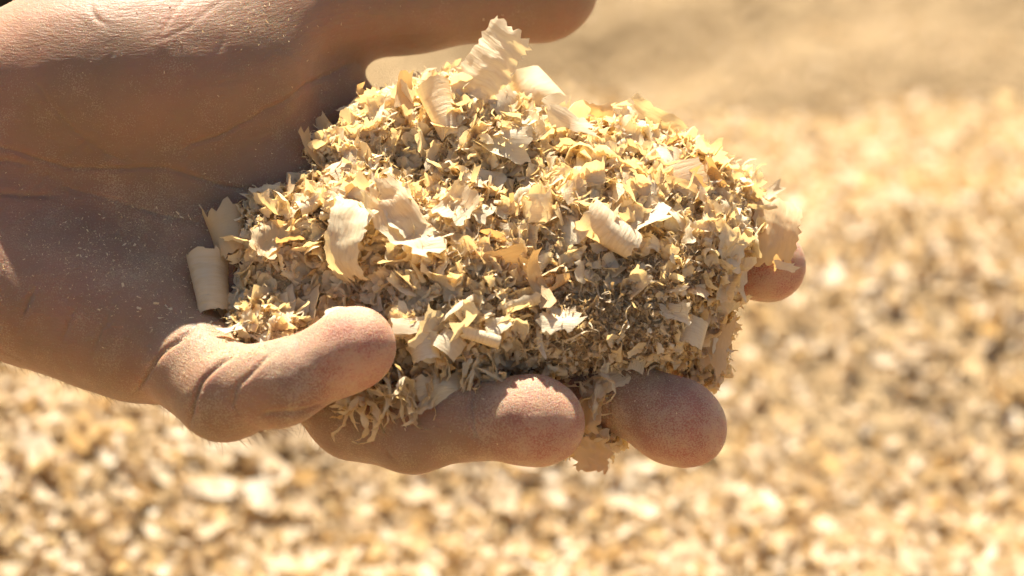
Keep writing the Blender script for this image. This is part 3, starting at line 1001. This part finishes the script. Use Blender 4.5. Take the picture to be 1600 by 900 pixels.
# ------------------------------------------------------------------ single shavings one can point at
def hero(name, label, px, py, z, u, n, mat, seed=0, **kw):
    r = np.random.default_rng(1000 + seed)
    p, q, uv = flake(r, **kw)
    u = np.array(u, float)
    n = np.array(n, float)
    n /= np.linalg.norm(n)
    u = u - n * (u @ n)
    u /= np.linalg.norm(u)
    v = np.cross(n, u)
    m = mesh_from(name, p * S, q)
    set_uv(m, q, uv)
    o = link(name, m, mat, label=label, category='wood shaving')
    M4 = np.eye(4)
    M4[:3, :3] = PC @ np.stack([u, v, n], -1)
    M4[:3, 3] = cam_to_world(Q(px, py, z))
    o.matrix_world = Matrix(M4.tolist())
    return o


def heap_depth(x, y):
    """depth of the heap's front skin at a photo point, or None"""
    zz = np.arange(320.0, -280.0, -4.0)
    P = np.array([Q(x, y, z) for z in zz])
    f = trilerp(PF, PORG, PH, P)
    k = np.nonzero(f < 0)[0]
    return zz[k[0]] if len(k) else None


for k, (nm, lab, x, y, z, u, n, mat, kw) in enumerate(HEROES):
    hz = heap_depth(x, y)
    if hz is not None and nm not in ('fingertip_flake', 'spilled_flake', 'torn_flake', 'drooping_flake', 'hanging_scrap', 'bridging_flake'):
        z = hz + (42 if nm in ('bent_strip', 'wavy_flake', 'brown_curl') else 28)
    hero(nm, lab, x, y, z, u, n, mat, k, **kw)


# ------------------------------------------------------------------ loose dust on the skin
def skin_dust():
    r = np.random.default_rng(77)
    protos = [flake(r, r.uniform(0.8, 2.0), r.uniform(0.35, 0.8), 1.2, 2, 2, rag=0.1, warp=0.1) for k in range(6)]
    fa = hv[hq]
    c = fa.mean(1)
    nn = hn[hq].mean(1)
    x, y = to_px(c)
    w = np.exp(-(((x - 190) / 130) ** 2 + ((y - 400) / 95) ** 2)) + 0.9 * np.exp(-(((x - 340) / 80) ** 2 + ((y - 540) / 45) ** 2)) \
        + 0.10 + 0.5 * np.exp(-(((x - 430) / 90) ** 2 + ((y - 45) / 30) ** 2))
    w = w * (nn[:, 2] > 0.05) * (x > -60) * (x < 1300) * np.clip(0.3 + nn[:, 1], 0.03, 1)
    N = 3600
    k = r.choice(len(hq), N, p=w / w.sum())
    n2 = nn[k] + r.normal(0, 0.35, (N, 3))
    sc = np.exp(r.normal(math.log(1.3), 0.5, N)).clip(0, 2.6)
    big = (np.abs(x[k] - 250) < 130) & (y[k] > 320) & (r.uniform(0, 1, N) < 0.05)
    sc[big] = r.uniform(2.5, 5.5, N)[big]
    p = c[k] + nn[k] * (sc * 0.25)[:, None] + r.normal(0, 1.2, (N, 3))
    rot = frames(n2, r.uniform(0, 6.28, N))
    m = scatter_mesh('dust_specks', protos, r.integers(0, 6, N), cam_to_world(p), np.einsum('ij,njk->nik', PC, rot), sc * S)
    link('dust_specks', m, wood_fine, kind='stuff', label='tiny specks of wood dust sprinkled over palm and fingers', category='wood dust')


skin_dust()


# ------------------------------------------------------------------ frayed tuft: one torn bundle of fibres
def tuft(name, label, px, py, z, mat, count, spread, seed):
    r = np.random.default_rng(seed)
    V, F, T, b = [], [], [], 0
    for k in range(count):
        p, q, uv = flake(r, r.uniform(40, 85), r.uniform(5, 15), r.choice([25, 40, 80]), 11, 4, rag=0.12, warp=0.3, twist=r.normal(0, 2.2), taper=r.uniform(-0.3, 0.6))
        d = np.array([r.normal(0.1, 0.75), r.normal(-0.75, 0.5), r.normal(0.15, 0.35)])
        R = frames(np.cross(d, [r.normal(), 0.3, 1.0])[None], np.array([0.0]))[0]
        u = d / np.linalg.norm(d)
        n = R[:, 2]
        n = n - u * (n @ u)
        n /= np.linalg.norm(n)
        M = np.stack([u, np.cross(n, u), n], -1)
        V.append(p @ M.T + r.normal(0, 1, 3) * spread)
        F.append(q + b)
        T.append(uv)
        b += len(p)
    m = mesh_from(name, np.concatenate(V) @ PC.T * S, np.concatenate(F))
    set_uv(m, None, np.concatenate(T))
    o = link(name, m, mat, label=label, category='wood shaving')
    o.location = cam_to_world(Q(px, py, z))


tuft('frayed_tuft', 'frayed lacy tuft of fibres hanging between little finger and ring finger', 592, 622, 222, wood_pale, 52, (32, 18, 10), 3)

tuft('spilled_shreds', 'ragged shreds spilling over the upper edge of the ring finger', 722, 590, 205, wood_pale, 26, (34, 9, 8), 8)
tuft('tangled_shreds', 'tangled shreds pinched between ring and middle fingertips', 925, 606, 150, wood_pale, 16, (14, 12, 8), 12)


# ------------------------------------------------------------------ fine hairs along the lower edge of the hand
def hairs():
    r = np.random.default_rng(9)
    x, y = to_px(hv)
    w = (np.abs(hn[:, 2]) < 0.25) & (hn[:, 1] < -0.5) & (x > -20) & (x < 520)
    idx = np.nonzero(w)[0]
    k = r.choice(idx, 420)
    V, F = [], []
    for a, i in enumerate(k):
        L = r.uniform(10, 30)
        d = hn[i] * 0.55 + np.array([0.75, -0.1, 0]) + r.normal(0, 0.25, 3)
        d /= np.linalg.norm(d)
        side = np.cross(d, [0, 0, 1.0])
        side /= np.linalg.norm(side)
        c = r.normal(0, 0.25)
        for t in np.linspace(0, 1, 5):
            p = hv[i] - hn[i] + d * L * t + side * c * L * t * t
            ww = 0.32 * (1 - 0.8 * t)
            V += [p - side * ww, p + np.array([0, 0, ww]), p + side * ww]
        b = a * 15
        for t in range(4):
            for e in range(3):
                f = (e + 1) % 3
                F.append([b + t * 3 + e, b + t * 3 + f, b + t * 3 + 3 + f, b + t * 3 + 3 + e])
    M = Mat('hair')
    M.p.inputs['Base Color'].default_value = (0.30, 0.18, 0.08, 1)
    M.p.inputs['Roughness'].default_value = 0.4
    m = mesh_from('fine_hair', cam_to_world(np.array(V)) - FOC, np.array(F))
    link('fine_hair', m, M.m, parent=hand, kind='stuff')


hairs()


# ------------------------------------------------------------------ dark bank far behind the wrist
def dark_bank():
    M = Mat('dark_brown')
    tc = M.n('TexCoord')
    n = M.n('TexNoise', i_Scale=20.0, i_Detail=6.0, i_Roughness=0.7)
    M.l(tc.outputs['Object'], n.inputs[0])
    M.l(M.ramp(n.outputs[0], [(0.3, (0.012, 0.010, 0.006)), (0.7, (0.045, 0.036, 0.02))]), M.p.inputs['Base Color'])  # very dark mottled brown over the whole mound
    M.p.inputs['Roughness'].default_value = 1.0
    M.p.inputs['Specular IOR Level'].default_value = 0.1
    th = np.linspace(0, 2 * math.pi, 49)[:-1]
    rr = np.linspace(0.02, 1, 14)
    T, R = np.meshgrid(th, rr, indexing='ij')
    x = 0.34 * R * np.cos(T)
    y = 0.30 * R * np.sin(T)
    p = np.stack([x, y, 0 * x], -1)
    z = 0.42 * (1 - R ** 2) ** 0.8 + 0.04 * noise3(p * 9, 1) + 0.02 * noise3(p * 25, 2)
    k = np.arange(48 * 14).reshape(48, 14)
    q = np.stack([k, np.roll(k, -1, 0)], -1)
    F = np.stack([q[:, :-1, 0], q[:, 1:, 0], q[:, 1:, 1], q[:, :-1, 1]], -1).reshape(-1, 4)
    o = link('dark_bank', mesh_from('dark_bank', np.stack([x, y, z], -1).reshape(-1, 3), F), M.m,
             label='dark blurred bank in the corner behind the wrist', category='soil bank')
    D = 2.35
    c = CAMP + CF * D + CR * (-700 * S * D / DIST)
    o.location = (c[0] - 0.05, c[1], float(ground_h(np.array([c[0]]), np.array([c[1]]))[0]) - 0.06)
    print('bank', o.location, 'top-left ray height there', (CAMP + (CF + CU * (430 * S / DIST)) * D)[2])


dark_bank()
